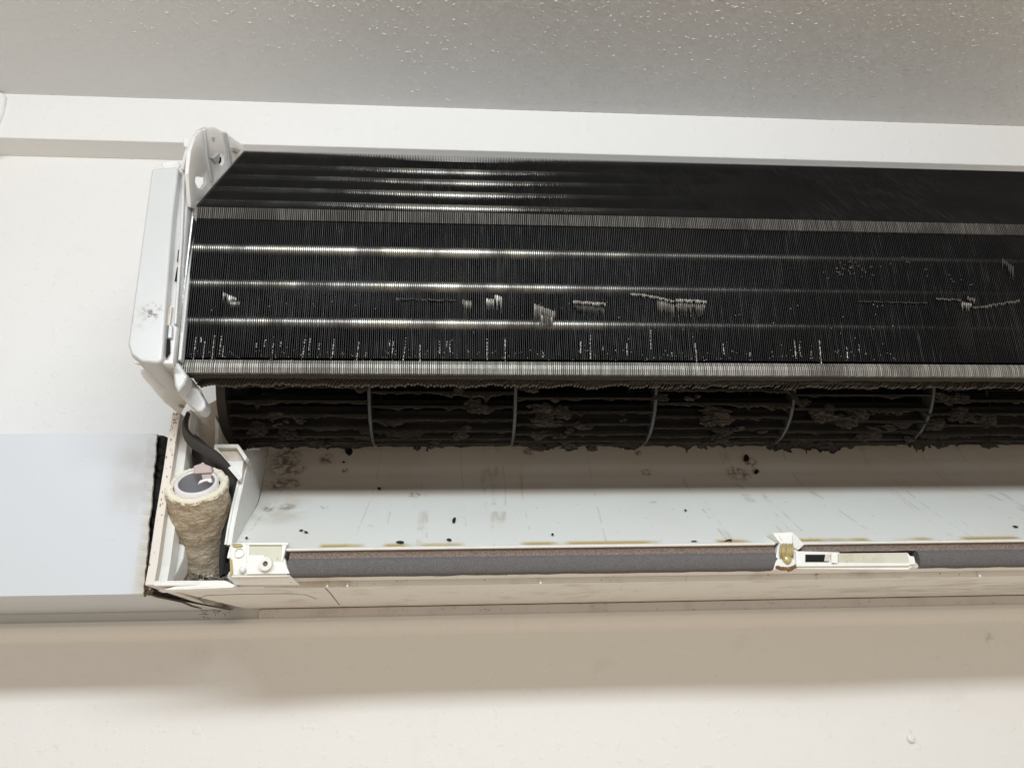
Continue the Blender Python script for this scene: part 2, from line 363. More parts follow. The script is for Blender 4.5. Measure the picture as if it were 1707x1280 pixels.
# inside backing so no light leaks through
mb = MB()
a, b = yz(P0)-nT*0.0, yz(PT)
prof = [(P3.y+0.006, P3.z+0.004), (P2.y+0.010, P2.z), (P1.y+0.012, P1.z), (P0.y+0.012, P0.z), (PT.y-nT.y*.012-.006, PT.z-nT.z*.012-.009), (PT.y-nT.y*.004, PT.z-nT.z*.004-.0008),
        (PT.y-nT.y*0.026, PT.z-nT.z*.026), (P0.y+0.03, P0.z-.002), (P2.y+0.022, P2.z+.004)]
mb.prism([(XL+0.0008, y, z) for y, z in prof], (XE-XL, 0, 0)); part(mb, 'coil_core', GRN, coil)
mb = MB(); mb.prism([(XL, -.10, .385), (XL, -.02, .30), (XL, -.012, .21), (XL, -.022, .21), (XL, -.035, .29), (XL, -.108, .372)], (XE-XL, 0, 0))
part(mb, 'rear_coil', GRN, coil)
# tubes just behind the fin edges
def trow(y, z, r=0.0046):
    mb = MB(); mb.tube([(XL-0.001, y, z), (XE, y, z)], r, 24, caps=False); part(mb, 'tube', TUB, coil, smooth=True)
for py in (409, 468, 531):
    p = atX((lerp(327, 300, (py-366)/234.), py), XL); trow(p.y+0.0057, p.z)
for t in (0.10, 0.31, 0.52, 0.72):
    p = lerp(yz(P0), yz(PT), t+.03); trow(p.y-nT.y*0.0056, p.z-nT.z*0.0056)
# silver end plate
mb = MB()
pr = [atX(p, XL) for p in [(326, 366), (300, 600), (308, 622)]]
mb.prism([(XL-0.0022, P1.y-0.002, P1.z+.001), (XL-0.0022, P2.y-0.002, P2.z), (XL-0.0022, P3.y, P3.z), (XL-0.0022, P3.y+0.015, P3.z+0.001), (XL-0.0022, P1.y+0.03, P1.z)], (0.0009, 0, 0))
mb.prism([(XL-0.0016, P0.y-nT.y*-.001, P0.z+nT.z*.001), (XL-0.0016, PT.y, PT.z), (XL-0.0016, PT.y-nT.y*.02, PT.z-nT.z*.02), (XL-0.0016, P0.y-nT.y*.02, P0.z-nT.z*.02)], (0.0008, 0, 0))
part(mb, 'end_plate', END, coil)
# ragged fringe of dusty fins below
mb = MB()
zf0, yf0 = P3.z-0.001, P3.y+0.010
pf = [atY((900, y), -0.168) for y in (629, 642)]
for i in range(int((XE-.006-XL)/0.0021)):
    x = XL+0.004+i*0.0021; u = noise.noise(Vector((x*25, 2, 2)))
    lean = lerp(0.0022, 0.0048, min(1, max(0, (x+.15)/.4)))*(1+0.6*u)
    L_ = 0.0055*(1+0.35*noise.noise(Vector((x*60, 7, 1)))+random.uniform(-.12, .12))
    y = -0.1665; z = pf[0].z
    mb.prism([(x+lean, y, z), (x+lean+0.0011, y, z+.0002), (x+0.0012-lean*.3, y-0.001, z-L_), (x-0.0001-lean*.3, y-0.001, z-L_*(1+random.uniform(-.1, .1)))], (0, 0.0035, 0.0))
fr = part(mb, 'fin_fringe', DUSTG, coil)
mb = MB()     # dark beam above the fringe, dusty
rows = []
for (y, z) in ((P3.y+.003, P3.z+.001), (P3.y+0.006, P3.z-0.0012), (-0.168, pf[0].z+.0003), (-0.160, pf[0].z-.0012)):
    rows.append([(x, y+0.0006*noise.noise(Vector((x*120, z*900, 0))), z+0.0005*noise.noise(Vector((x*90, 3, z*700)))) for x in frange(XL, XE, 500)])
mb.grid(rows); part(mb, 'drip_edge', P('drip_edge', (0.03, 0.026, 0.022), 0.8, bump=.5), coil)
# bent fins: patches where the edges are folded over and bare metal shows
def onfront(px, py, off=0.0):
    d = ray((px, py)); n = Vector((0, -(P1.z-P2.z), (P1.y-P2.y))).normalized()
    base = Vector((0, P2.y, P2.z))+n*off
    t = (base-CAM).dot(n)/d.dot(n); return CAM+d*t
def bent(x0, x1, ya, yb, ht, curve=0.0, mat=ALU, k=0.7):
    mb = MB(); n = max(2, int((x1-x0)/3.2))
    for i in range(n):
        u = (i+.5)/n; px = lerp(x0, x1, u); py = lerp(ya, yb, u)-curve*math.sin(math.pi*u)
        h = ht*(0.85+0.3*random.random()); wv = k*3.2*(1.05+.3*random.random()); h *= (.55 if random.random() < .18 else 1); cl_ = []
        ty = random.uniform(-.9, .7); sk = random.uniform(-.6, .6); bg_ = random.uniform(.6, 1.3)
        for q in range(6):
            v_ = q/5; ww = wv*(.25+.75*math.sin(math.pi*min(1, v_*1.15+.08))); o_ = .0002+.0012*bg_*math.sin(math.pi*v_)
            cl_.append([onfront(px-ww/2+sk*v_, py+ty+h*v_, o_), onfront(px+ww/2+sk*v_, py+ty+h*v_-.6, .0002+o_*.3)])
        mb.grid(cl_)
    part(mb, 'bent_fin', mat, coil, smooth=True)
ALD = Mat('tarnished_aluminium', (0.24, 0.23, 0.21), 0.45, 0.8); ALD.bump(ALD.noise(300, 3), 0.3, 0.001)
ALDK = Mat('dark_tarnished_aluminium', (0.07, 0.066, 0.06), 0.5, 0.5)
bent(371, 394, 487, 497, 16); bent(380, 400, 500, 503, 12, mat=ALD)
bent(770, 786, 500, 502, 18, mat=ALD); bent(810, 824, 497, 500, 17); bent(824, 837, 491, 495, 24)
bent(890, 926, 506, 520, 34, mat=ALD); bent(902, 922, 524, 528, 22)
bent(955, 1010, 501, 505, 8, mat=ALU); bent(955, 1008, 508, 514, 14, mat=ALDK)
bent(1050, 1124, 489, 502, 7, 3); bent(1095, 1124, 500, 508, 22, mat=ALD)
bent(1126, 1178, 498, 501, 8); bent(1126, 1176, 506, 508, 18, mat=ALD)
bent(1430, 1545, 501, 505, 3, mat=ALDK); bent(1560, 1602, 497, 499, 4, mat=ALD)
bent(1603, 1620, 503, 506, 15); bent(1612, 1626, 494, 499, 9, mat=ALD); bent(1622, 1700, 512, 500, 6, mat=ALD)
bent(660, 760, 497, 499, 6, mat=ALDK); bent(1670, 1690, 430, 445, 22, mat=ALDK)
# water beads clinging between the fins
mb = MB()
cl = [(305, 560), (325, 575), (335, 565), (340, 582), (356, 572), (368, 570), (372, 583), (427, 575), (441, 570), (455, 578), (468, 572),
      (507, 575), (516, 570), (532, 575), (556, 575), (597, 580), (650, 570), (655, 575), (675, 576), (733, 575), (745, 572), (750, 575),
      (812, 578), (842, 577), (968, 575), (984, 572), (1005, 580), (1045, 578), (1085, 560), (1206, 578), (1325, 577), (1333, 580),
      (1352, 588), (1367, 580), (1412, 584), (1432, 577), (700, 585), (610, 590), (905, 590), (1120, 590), (1250, 590), (1160, 585)]
def bead(px, py, w_, h_):
    a = onfront(px-w_, py, .0003); b = onfront(px+w_, py, .0003); c = onfront(px+w_*.8, py+h_, .0003); d = onfront(px-w_*.8, py+h_, .0003)
    m = (a+b+c+d)/4+Vector((0, -0.0005, 0.0001)); mb.add([a, b, c, d, m], [(0, 1, 4), (1, 2, 4), (2, 3, 4), (3, 0, 4)])
for cx, cy in cl:
    L_ = random.choice([6, 12, 20, 26]) if cy < 588 else 5; y = cy-L_/2
    lean = -0.12 if cx < 700 else (0.1 if cx > 1100 else 0)
    while y < cy+L_:
        bead(cx+lean*(y-cy)+random.uniform(-.4, .4), y, random.uniform(.35, .95), random.uniform(1.2, 3.5)); y += random.uniform(2.2, 5)
for _ in range(230):
    px = random.uniform(310, 1500)**1.0; bead(px, random.uniform(583, 600) if random.random() < .6 else random.uniform(500, 600), random.uniform(.3, .6), random.uniform(.8, 1.6))
o = part(mb, 'water_droplets', WAT, coil); o['kind'] = 'stuff'
# lint caught on the fins at the right
mb = MB()
for cx, cy, n_, s_ in ((1405, 452, 26, 22), (1440, 450, 10, 60), (1590, 462, 6, 30), (1335, 350, 16, 40)):
    for _ in range(n_):
        px, py = random.gauss(cx, s_), random.gauss(cy, 8)
        if py < 400: continue
        p = onfront(px, py, .0005); q3 = onfront(px+random.uniform(-7, 7), py+random.uniform(-3, 3), .0008)
        mb.tube([p, (p+q3)/2+Vector((0, -.0004, random.uniform(-.001, .001))), q3], 0.00012, 5)
o = part(mb, 'lint', P('lint', (0.16, 0.15, 0.13), .9, bump=0), coil); o['kind'] = 'stuff'

# ---- fan
FC = Vector((0, -0.090, 0.2154)); FR = 0.047
XF = atY((366, 690), -0.125).x
fan = empty('fan'); fan.parent = AC; rel(fan)
ring_x = [atY(p, -0.118).x for p in ((617, 690), (858, 690), (1089, 690), (1316, 690), (1545, 690))]
step = (ring_x[-1]-ring_x[0])/4
ring_x += [ring_x[-1]+step, ring_x[-1]+2*step]
ring_x = sorted(ring_x)
def circ(x, r, a): return Vector((x, FC.y+r*math.cos(a), FC.z+r*math.sin(a)))
for rx in ring_x:
    mb = MB(); n = 96; w2 = 0.0010
    A = [math.pi*2*i/n for i in range(n+1)]
    mb.grid([[circ(rx-w2, FR+.0006, a) for a in A], [circ(rx+w2, FR+.0006, a) for a in A], [circ(rx+w2, FR-.011, a) for a in A], [circ(rx-w2, FR-.011, a) for a in A], [circ(rx-w2, FR+.0006, a) for a in A]])
    part(mb, 'divider_ring', RNG, fan)
mb = MB(); n = 96; A = [math.pi*2*i/n for i in range(n+1)]
mb.grid([[circ(XF-.002, .004, a) for a in A], [circ(XF-.002, FR+.002, a) for a in A], [circ(XF+.004, FR+.002, a) for a in A], [circ(XF+.0045, FR-.010, a) for a in A], [circ(XF+.004, .004, a) for a in A]])
part(mb, 'end_disc', BLD, fan)
bl = MB(); du = MB(); NB = 28
bounds = [XF+0.004]+ring_x
for s in range(len(bounds)-1):
    x0, x1 = bounds[s]+0.0013, bounds[s+1]-0.0013
    if s == 0: x0 = bounds[0]
    off = s*0.37
    for b in range(NB):
        a0 = (b+off)*2*math.pi/NB
        am = (a0+math.pi*2) % (2*math.pi)
        # blade: short curved strip
        prof = [(FR, a0), (FR-.0035, a0+.02), (FR-.007, a0+.02), (FR-.0105, a0-.01)]
        rows = [[circ(x, r, a) for x in (x0, x1)] for r, a in prof]; rows += [[circ(x, r, a-.018) for x in (x0, x1)] for r, a in reversed(prof)]; rows.append(rows[0])
        bl.grid(rows)
        front = math.pi*0.72 < am < math.pi*1.78
        if not front: continue
        nx = int((x1-x0)/0.0009); top, mid, hang, hb = [], [], [], []
        sd = random.random()*100
        heavy = 0.5+0.8*noise.noise(Vector((s*3.1, b*1.3, 1)))+(0.35 if s == 0 else 0)
        for i in range(nx+1):
            x = lerp(x0, x1, i/nx)
            big = noise.noise(Vector((x*26, s*5+b*.35, 3)))            # clumps shared by neighbouring blades
            fine = noise.noise(Vector((x*420, b*7.7, sd))); fine2 = noise.noise(Vector((x*130, b*3.3, sd)))
            amt = max(0.08, 0.34*heavy+1.9*max(0, big-.08)+0.35*fine2)
            ln = 0.0003+0.0040*amt*(0.55+1.5*max(0, fine)**1.2+1.3*max(0, fine2)+0.35*random.random()**3)
            th = 0.0005+0.0009*amt
            c = circ(x, FR, a0); t_ = circ(x, FR-.0022, a0-.012)
            # hang direction: outward tangent, biased to gravity
            out = (c-Vector((x, FC.y, FC.z))).normalized()
            dn = (Vector((0, 0, -1))*0.8+out*0.25+Vector((0, -.15, 0))+Vector((random.uniform(-.25, .25), 0, 0))).normalized()
            top.append(t_+out*th*.3); mid.append(c+out*th+Vector((0, -.0002, .0003)))
            mm = c+dn*ln*.5+out*th*1.1; hang.append(mm); hb.append(c+dn*ln)
        back = [h+Vector((0, .0012, .0004)) for h in hb]; base = [t+Vector((0, .0006, -.0006)) for t in top]
        du.grid([top, mid, hang, hb, back, base])
for cx, cy, r in ((905, 700, .0075), (760, 650, .004), (930, 690, .006), (1100, 660, .004), (790, 672, .006), (1185, 693, .008), (1200, 725, .006), (1340, 672, .005), (1365, 690, .0055), (1378, 688, .006), (1420, 692, .008), (1448, 722, .006), (1375, 735, .006), (1335, 735, .005), (1410, 740, .006),
                  (1480, 708, .005), (1565, 705, .006), (1600, 690, .006), (1602, 662, .004), (1640, 700, .006), (1570, 735, .005), (1655, 735, .005), (1575, 660, .004), (770, 720, .006), (720, 738, .004), (950, 738, .006), (985, 742, .004), (430, 715, .006), (415, 738, .006), (480, 720, .005), (520, 735, .004), (1180, 738, .005), (900, 740, .0055), (700, 742, .004)):
    d = ray((cx, cy)); # hit fan cylinder front
    A_ = d.y**2+d.z**2; B_ = 2*((CAM.y-FC.y)*d.y+(CAM.z-FC.z)*d.z); C_ = (CAM.y-FC.y)**2+(CAM.z-FC.z)**2-FR**2
    disc = B_*B_-4*A_*C_; t = (-B_-math.sqrt(max(0, disc)))/(2*A_); p = CAM+d*t
    for _ in range(4):
        du.blob(p+Vector((random.uniform(-1, 1)*r*.8, random.uniform(-.3, .3)*r, random.uniform(-.7, .5)*r)), r*random.uniform(.35, .7), 3, 1.1, 2.2, (random.uniform(.9, 2), .5, random.uniform(.6, 1)))
for _ in range(46):     # wads of lint slung along the blades
    px = random.choice([random.uniform(370, 560), random.uniform(860, 1000), random.uniform(1100, 1700), random.uniform(380, 1700)]); a_ = random.uniform(math.pi*1.05, math.pi*1.62)
    X_ = atY((px, 700), -.13).x; r_ = random.uniform(.0012, .0034)
    for q in range(random.randint(2, 5)):
        c_ = circ(X_+random.uniform(-1.5, 1.5)*r_, FR+random.uniform(-.0012, .0006), a_)
        du.blob(c_+Vector((0, 0, -random.random()*r_)), r_*random.uniform(.5, 1), 2, 0.9, 2.2, (random.uniform(1, 2.2), .6, random.uniform(.6, 1.2)))
part(bl, 'blades', BLD, fan)
o = part(du, 'dust_crust', DUST, fan); o['kind'] = 'stuff'

# ---- outlet tray (profile front to back)
LY = -0.145
lipz = atY((1290, 905), LY).z
TP = [(LY, lipz), (-0.125, lipz+.0135), (-0.100, lipz+.0315), (-0.087, lipz+.0413), (-0.0735, lipz+.0520), (-0.062, lipz+.0622), (-0.052, lipz+.0735), (-0.043, 0.170), (-0.036, 0.186), (-0.029, 0.26)]
def tray_hit(p, off=0.0):
    d = ray(p); best = None
    for (ya, za), (yb, zb_) in zip(TP, TP[1:]):
        n = Vector((0, -(zb_-za), (yb-ya))).normalized()
        if n.y > 0: n = -n
        den = d.dot(n)
        t = (Vector((0, ya, za))+n*off-CAM).dot(n)/den; q = CAM+d*t
        if ya-1e-4 <= q.y <= yb+1e-4: return q
    return CAM+d*t
def curveY(y):
    for (ya, za), (yb, zb_) in zip(TP, TP[1:]):
        if ya <= y <= yb: return za+(zb_-za)*(y-ya)/(yb-ya)
    return TP[-1][1]
i0 = tray_hit((392, 906)); i1 = tray_hit((412, 870)); i2 = tray_hit((431, 838)); i3 = tray_hit((441, 790)); i4 = tray_hit((447, 752))
inter = [i0, i1, i2, i3, i4]
print('inter', [tuple(round(c, 4) for c in v) for v in inter])
def xleft(y):
    pts = sorted([(v.y, v.x) for v in inter])
    if y <= pts[0][0]: return pts[0][1]
    for (a, b), (c, d) in zip(pts, pts[1:]):
        if a <= y <= c: return b+(d-b)*(y-a)/(c-a)
    return pts[-1][1]
TR = Mat('tray_plastic', (0.80, 0.82, 0.79), 0.34, spec=0.5)
TR.mix(TR.rng(TR.noise(12, 5, (1, 1, 1)), 0.45, 0.75, 0, .35), (0.74, 0.725, 0.66))
TR.mix(TR.rng(TR.noise(260, 3), 0.70, 0.76, 0, .55), (0.22, 0.18, 0.13))
_f2 = TR.n('ShaderNodeSeparateXYZ'); TR.l(TR.co, _f2.inputs[0])    # warm shade painted in as a dusty brown tint, stronger towards the fan
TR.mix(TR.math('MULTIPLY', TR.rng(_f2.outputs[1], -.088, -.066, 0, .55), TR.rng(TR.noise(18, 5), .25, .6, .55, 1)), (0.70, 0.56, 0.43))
def stain(px, py, r, col, amt=0.8, fs=260, lo=.35, hi=.6, sc=(1, 1, 1)):
    p = tray_hit((px, py)); m_ = TR.math('MULTIPLY', TR.sphere(p, r, .6, sc), TR.rng(TR.noise(fs, 5, dist=.6), lo, hi, 0, amt)); TR.mix(m_, col)
DK = (0.16, 0.12, 0.085)
for a_ in ((478, 762, .014), (470, 782, .014), (492, 780, .011), (463, 808, .011), (485, 806, .010), (545, 765, .008)): stain(*a_, DK, .85, 210, .36, .66)
for a_ in ((448, 848, .006), (478, 845, .008), (575, 784, .004), (1078, 787, .006), (1064, 755, .004), (1260, 784, .004), (1250, 770, .008), (1230, 790, .012), (690, 825, .006), (1090, 838, .004), (540, 845, .004), (880, 752, .006)): stain(*a_, (0.16, 0.12, 0.07), .75, 300, .4, .6)
stain(470, 850, .03, (0.50, 0.46, 0.36), .5, 40, .3, .6); stain(640, 790, .05, (0.5, 0.43, 0.36), .35, 30, .3, .7)
# streaks running down the tray
wv = TR.rng(TR.noise(7, 3, (1, .06, .06), dist=2.2), 0.488, 0.5, 0, 1); wv2 = TR.rng(TR.noise(7, 3, (1, .06, .06), dist=2.2), 0.512, 0.5, 0, 1)
TR.mix(TR.math('MULTIPLY', TR.math('MULTIPLY', wv, wv2), TR.rng(TR.noise(60, 3), .45, .6, 0, .4)), (0.38, 0.33, 0.22))
# ochre tide line along the lip
sep = TR.n('ShaderNodeSeparateXYZ'); TR.l(TR.co, sep.inputs[0])
near = TR.rng(sep.outputs[1], LY+0.0075, LY+0.0025, 0, 1)
TR.mix(TR.math('MULTIPLY', near, TR.rng(TR.noise(16, 2, (1, 0, 0)), .46, .52, 0, .95)), (0.50, 0.36, 0.11))
mb = MB(); xsamp = [0]+[None]*0
rows = []
fineTP = []
for (ya, za), (yb, zb_) in zip(TP, TP[1:]):
    for k in range(3): fineTP.append((lerp(ya, yb, k/3), lerp(za, zb_, k/3)))
fineTP.append(TP[-1])
for y, z in fineTP: rows.append([(lerp(xleft(y), XE, u), y, z) for u in frange(0, 1, 40)])
mb.grid(rows)
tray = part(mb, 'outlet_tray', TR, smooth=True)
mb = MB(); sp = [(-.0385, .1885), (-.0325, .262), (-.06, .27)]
mb.sheet([(XF-.004, y, z) for y, z in sp], [(XE, y, z) for y, z in sp]); part(mb, 'scroll_dark_sheet', GRN, tray)  # black sheet added over the tray's back to darken behind the fan
# bright rim along the lip, broken by the boss notch
def lipx(px): return atY((px, 910), LY).x
mb = MB()
for a_, b_ in ((478, 1292), (1338, None)):
    xa = lipx(a_); xb = lipx(b_) if b_ else XE
    mb.prism([(xa, LY-.0004, lipz+.0005), (xa, LY-.0014, lipz-.0003), (xa, LY-.0008, lipz-.0013), (xa, LY+.003, lipz-.0013), (xa, LY+.003, lipz+.0015)], (xb-xa, 0, 0))
part(mb, 'lip_rim', PLC, tray, bevel=.0002)
# ---- foam strips below the lip
def foam(pa, pb, pa2=None, name_lab=None):
    xa = lipx(pa); xb = lipx(pb) if pb else XE
    xa2 = lipx(pa2) if pa2 else xa
    zt_ = lipz-.0013
    up = [(LY+.0006, zt_), (LY+.0022, zt_-.002), (LY+.0014, zt_-.0045)]
    dn_ = [(LY+.0014, zt_-.0045), (LY-.0010, zt_-.0058), (LY-.0016, zt_-.0085), (LY-.0012, zt_-.0135), (LY+.0006, zt_-.0156), (LY+.0045, zt_-.0158)]
    mb = MB(); n = int((xb-xa)/.004)
    def sh(prof, x_a): return [[(x, y+.0002*noise.noise(Vector((x*180, y*900, z*900))), z+.00025*noise.noise(Vector((x*90, 1, z*900)))) for x in frange(x_a, xb, n)] for y, z in prof]
    mb.grid(sh(up, xa), 1); mb.grid(sh(dn_, xa2), 0)
    mb.add([(xa2, y, z) for y, z in dn_]+[(xa2, LY+.006, zt_-.005)], [list(range(len(dn_)+1))], 0)
    o = part(mb, 'foam_strip', (FOAM, FOAMB), smooth=True); return o
foam(483, 1292); foam(1336, None, 1526)

# ---- chassis: underside, rims
zf = lipz-.0175     # below foam
x_o = atY((252, 985), LY).x
mb = MB()
xa = x_o; za = 0.0612
xm = lipx(384)
prof = [(LY+.004, zf+.005), (LY+.0015, zf+.0025), (LY+.002, zf+.0010), (LY+.0085, zf-.0010), (LY+.0095, zf-.0006), (LY+.0105, zf+.0006), (LY+.0125, 0.0650)]
cx = [(xm, y, z) for y, z in prof]
mb.sheet(cx, [(XE, y, z) for y, z in prof])
o = part(mb, 'lower_rim', PL); 
mb = MB()    # base pan with its left end
zu = 0.0612
base = [(xa+.001, LY-.001, zu), (xm-.002, LY+.002, zu), (xm+.002, LY+.0108, zu), (XE, LY+.0108, zu), (XE, -.0005, zu), (xa+.020, -.0005, zu), (xa+.012, -.06, zu)]
mb.prism(base, (0, 0, .0032)); pan = part(mb, 'base_pan', PL, bevel=.0007)
# panel joints on the underside
def seam(pts, w_=.0004, name='panel_seam', mat=None, par=None):
    mb = MB(); mb.tube([atZ(p, zu-.00005) for p in pts], w_, 6); part(mb, name, mat or GRM, par or pan)
GRM = P('seam_grime', (0.10, 0.08, 0.06), .9, bump=0)
seam([(541, 978), (552, 990), (566, 1008)], .0003)
seam([(335, 1000), (330, 996), (345, 992), (400, 990), (480, 989), (510, 991), (528, 998)], .00022)
seam([(336, 1001), (345, 1007)], .0002)
mb = MB()    # stepped rib behind the rim
zz_ = zu
mb.box((xm+.02, LY+.0112, zu-.0008), (XE, LY+.0145, zu+.001)); part(mb, 'rim_rib', PL, bevel=.0004)
for px in (543, 577, 903, 1375, 1648):
    c = atY((px, 975), LY+.003); mb = MB(); mb.box((c.x-.0006, LY+.0085, zu-.0012), (c.x+.0006, LY+.013, zu+.002)); part(mb, 'clip_rib', PL, bevel=.0003)
mb = MB(); mb.box((x_o+.03, -.006, 0.0528), (XE, -.0005, 0.0608)); part(mb, 'mounting_plate', P('mount_plate', (0.66, 0.63, 0.63), .5, dirt=(.4, .36, .33), damt=.4), bevel=.0008)

# ---- left compartment walls
XO = x_o
T = .0028
fr_pts = [atX(p, XO) for p in [(298, 688), (291, 724), (283, 780), (270, 860), (259, 940), (253, 984)]]
print('outer front', [(round(p.y, 4), round(p.z, 4)) for p in fr_pts])
mb = MB()
pf_ = [(p.y, p.z) for p in fr_pts]
pf_[-1] = (LY-.001, zu+.0005)
outline = pf_+[(-.001, zu+.0005), (-.001, pf_[0][1])]
mb.prism([(XO-T/2-.0026, y, z) for y, z in outline], (T+.0026, 0, 0)); side = part(mb, 'side_wall', P('side_plastic', (.70, .66, .60), .5, dirt=(.36, .27, .19), damt=.6, bump=.08), bevel=.0006)
mb = MB()   # inner flange running behind the rim
fl = [(y+.006, z) for y, z in pf_]
mb.sheet([(XO+T/2, y, z) for y, z in fl], [(XO+T/2+.004, y+.003, z) for y, z in fl])
mb.sheet([(XO+T/2+.004, y+.003, z) for y, z in fl], [(XO+T/2+.0045, y+.012, z) for y, z in fl]); part(mb, 'side_flange', PLC, side)
mb = MB()   # white curved gusset in the corner
g = [atY(p, LY+.02) for p in [(290, 868), (312, 876), (306, 930), (296, 952), (278, 978), (267, 979), (274, 940)]]
mb.prism(g, (0, .018, 0)); part(mb, 'gusset', PLC, side, bevel=.001)
g = [atY(p, LY+.045) for p in [(306, 860), (330, 880), (322, 975), (290, 979), (300, 920)]]
mb = MB(); mb.prism(g, (0, .02, 0)); part(mb, 'gusset', PLC, side, bevel=.0015)
mb = MB()   # front sill of the compartment
g = [atY(p, LY+.001) for p in [(268, 984), (300, 975), (318, 971), (376, 968), (392, 975), (388, 979), (262, 984)]]
mb.prism(g, (0, .010, 0)); part(mb, 'front_sill', PLC, bevel=.0006)
mb = MB(); mb.box((XO+.001, -.030, zu+.003), (-.08, -.024, .215)); part(mb, 'back_panel', PLD)  # the panel's beige shade is put into its colour
sc_ = atZ((1580, 982), zu)
q = PL.math('MULTIPLY', PL.sphere(sc_, .075, .7, (.45, 1.6, 2)), PL.rng(PL.noise(55, 6, (.35, 3, 1), dist=1.5), .44, .60, 0, .75)); PL.mix(q, (0.34, 0.33, 0.33))
mb = MB()        # brown specks along the rim of the compartment
for _ in range(42):
    t = random.random()**1.5*(len(fr_pts)-1.001); i = int(t); a, b = fr_pts[i], fr_pts[i+1]; c = lerp(a, b, t-i)
    rr_ = random.uniform(.00018, .0005); mb.blob((XO+random.uniform(-.0036, .0014), c.y-.0001, c.z), rr_, 1, .6, 3, (1, .35, random.uniform(1, 2.5)))
o = part(mb, 'rim_grime', P('grime_tan', (.30, .21, .14), .9, bump=0), side); o['kind'] = 'stuff'
mb = MB()
for _ in range(120):
    px = random.uniform(380, 1680); p = atZ((px, random.uniform(976, 1006)), zu-.00006); mb.blob(p, random.uniform(.00012, .0003), 1, .6, 3, (random.uniform(1, 3), 1, .3))
for _ in range(90):
    px = random.uniform(320, 1690); p = atY((px, random.uniform(1002, 1018)), -.0061)
    if .0530 < p.z < .0606: mb.blob(p, random.uniform(.00015, .0004), 1, .6, 3, (random.uniform(1, 4), .3, .6))
o = part(mb, 'specks', P('grime_grey', (.22, .18, .15), .9, bump=0), pan); o['kind'] = 'stuff'
# light upright panel beside fan bearing
def plate(pxs, Y, th, name, mat, par=None, bevel=.0008, dY=None):
    mb = MB(); g = [atY(p, Y+(dY[i] if dY else 0)) for i, p in enumerate(pxs)]
    mb.prism(g, (0, th, 0)); return part(mb, name, mat, par, bevel=bevel)
plate([(316, 690), (326, 684), (364, 664), (372, 744), (360, 752), (340, 738), (318, 718)], -.110, .02, 'motor_panel', PLD)
plate([(312, 684), (320, 682), (322, 715), (332, 728), (322, 722), (314, 712)], -.125, .016, 'panel_edge', PLC)
plate([(358, 690), (365, 706), (364, 742), (357, 742)], -.1165, .01, 'bearing_post', PL)
plate([(357, 740), (397, 740), (412, 762), (408, 768), (394, 746), (362, 746), (402, 797), (398, 801), (356, 752)], -.128, .006, 'bearing_bracket', PL, bevel=.0004)
plate([(362, 745), (395, 745), (407, 768), (403, 796), (385, 778)], -.124, .02, 'bearing_block', PLD)
plate([(366, 768), (405, 768), (403, 798)], -.1255, .004, 'bearing_ramp', PL, bevel=.0003)
plate([(293, 734), (312, 734), (309, 790), (292, 850), (284, 850)], -.095, .01, 'inner_web', PL)
mb = MB(); c = atY((296, 731), -.118); mb.tube([c, c+Vector((.006, -.001, 0))], .0013, 12); part(mb, 'pin', PLC)
# dark cavity
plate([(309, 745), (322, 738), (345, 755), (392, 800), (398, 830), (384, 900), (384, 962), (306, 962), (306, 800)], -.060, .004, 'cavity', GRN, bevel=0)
# partition: front edge and flared inner wall
XP = i0.x
fe = [atX(p, XP) for p in [(386, 904), (383, 890)]]
edge_px = [(387, 908), (391, 880), (399, 840), (406, 810), (411, 785), (413, 766), (404, 750)]
ed = [atY(p, LY+.002+.030*t) for p, t in zip(edge_px, (0, .25, .5, .7, .85, 1, 1.2))]
ed2 = [Vector((p.x-.0042, p.y-.0004, p.z)) for p in ed]
mb = MB(); tr_ = [i0, tray_hit((402, 888)), tray_hit((417, 862)), tray_hit((430, 838)), tray_hit((437, 806)), tray_hit((442, 780)), tray_hit((446, 752))]
mb.sheet(ed, tr_); part(mb, 'outlet_side', PL, tray, smooth=True)
mb = MB()
mb.sheet(ed, ed2)
def shift(L, v): return [p+Vector(v) for p in L]
mb.sheet(ed2, shift(ed2, (-.0003, .014, 0))); 
mb.sheet(shift(ed, (0, -.0012, 0)), shift(ed, (-.0012, -.0012, 0))); mb.sheet(shift(ed, (0, -.0012, 0)), ed); mb.sheet(shift(ed, (-.0012, -.0012, 0)), shift(ed, (-.0013, 0, 0)))
mb.sheet(shift(ed2, (0, -.0014, 0)), shift(ed2, (.0012, -.0014, 0))); mb.sheet(shift(ed2, (.0012, -.0014, 0)), shift(ed2, (.0013, 0.0004, 0))); mb.sheet(shift(ed2, (0, -.0014, 0)), ed2)
part(mb, 'partition', PLC, smooth=False)
mb = MB()
e3 = [atY(p, LY+.0005) for p in [(378, 930), (388, 930), (391, 906), (387, 903), (384, 906), (380, 920)]]
mb.prism(e3, (0, .012, 0)); part(mb, 'partition_foot', PLC, bevel=.0004)

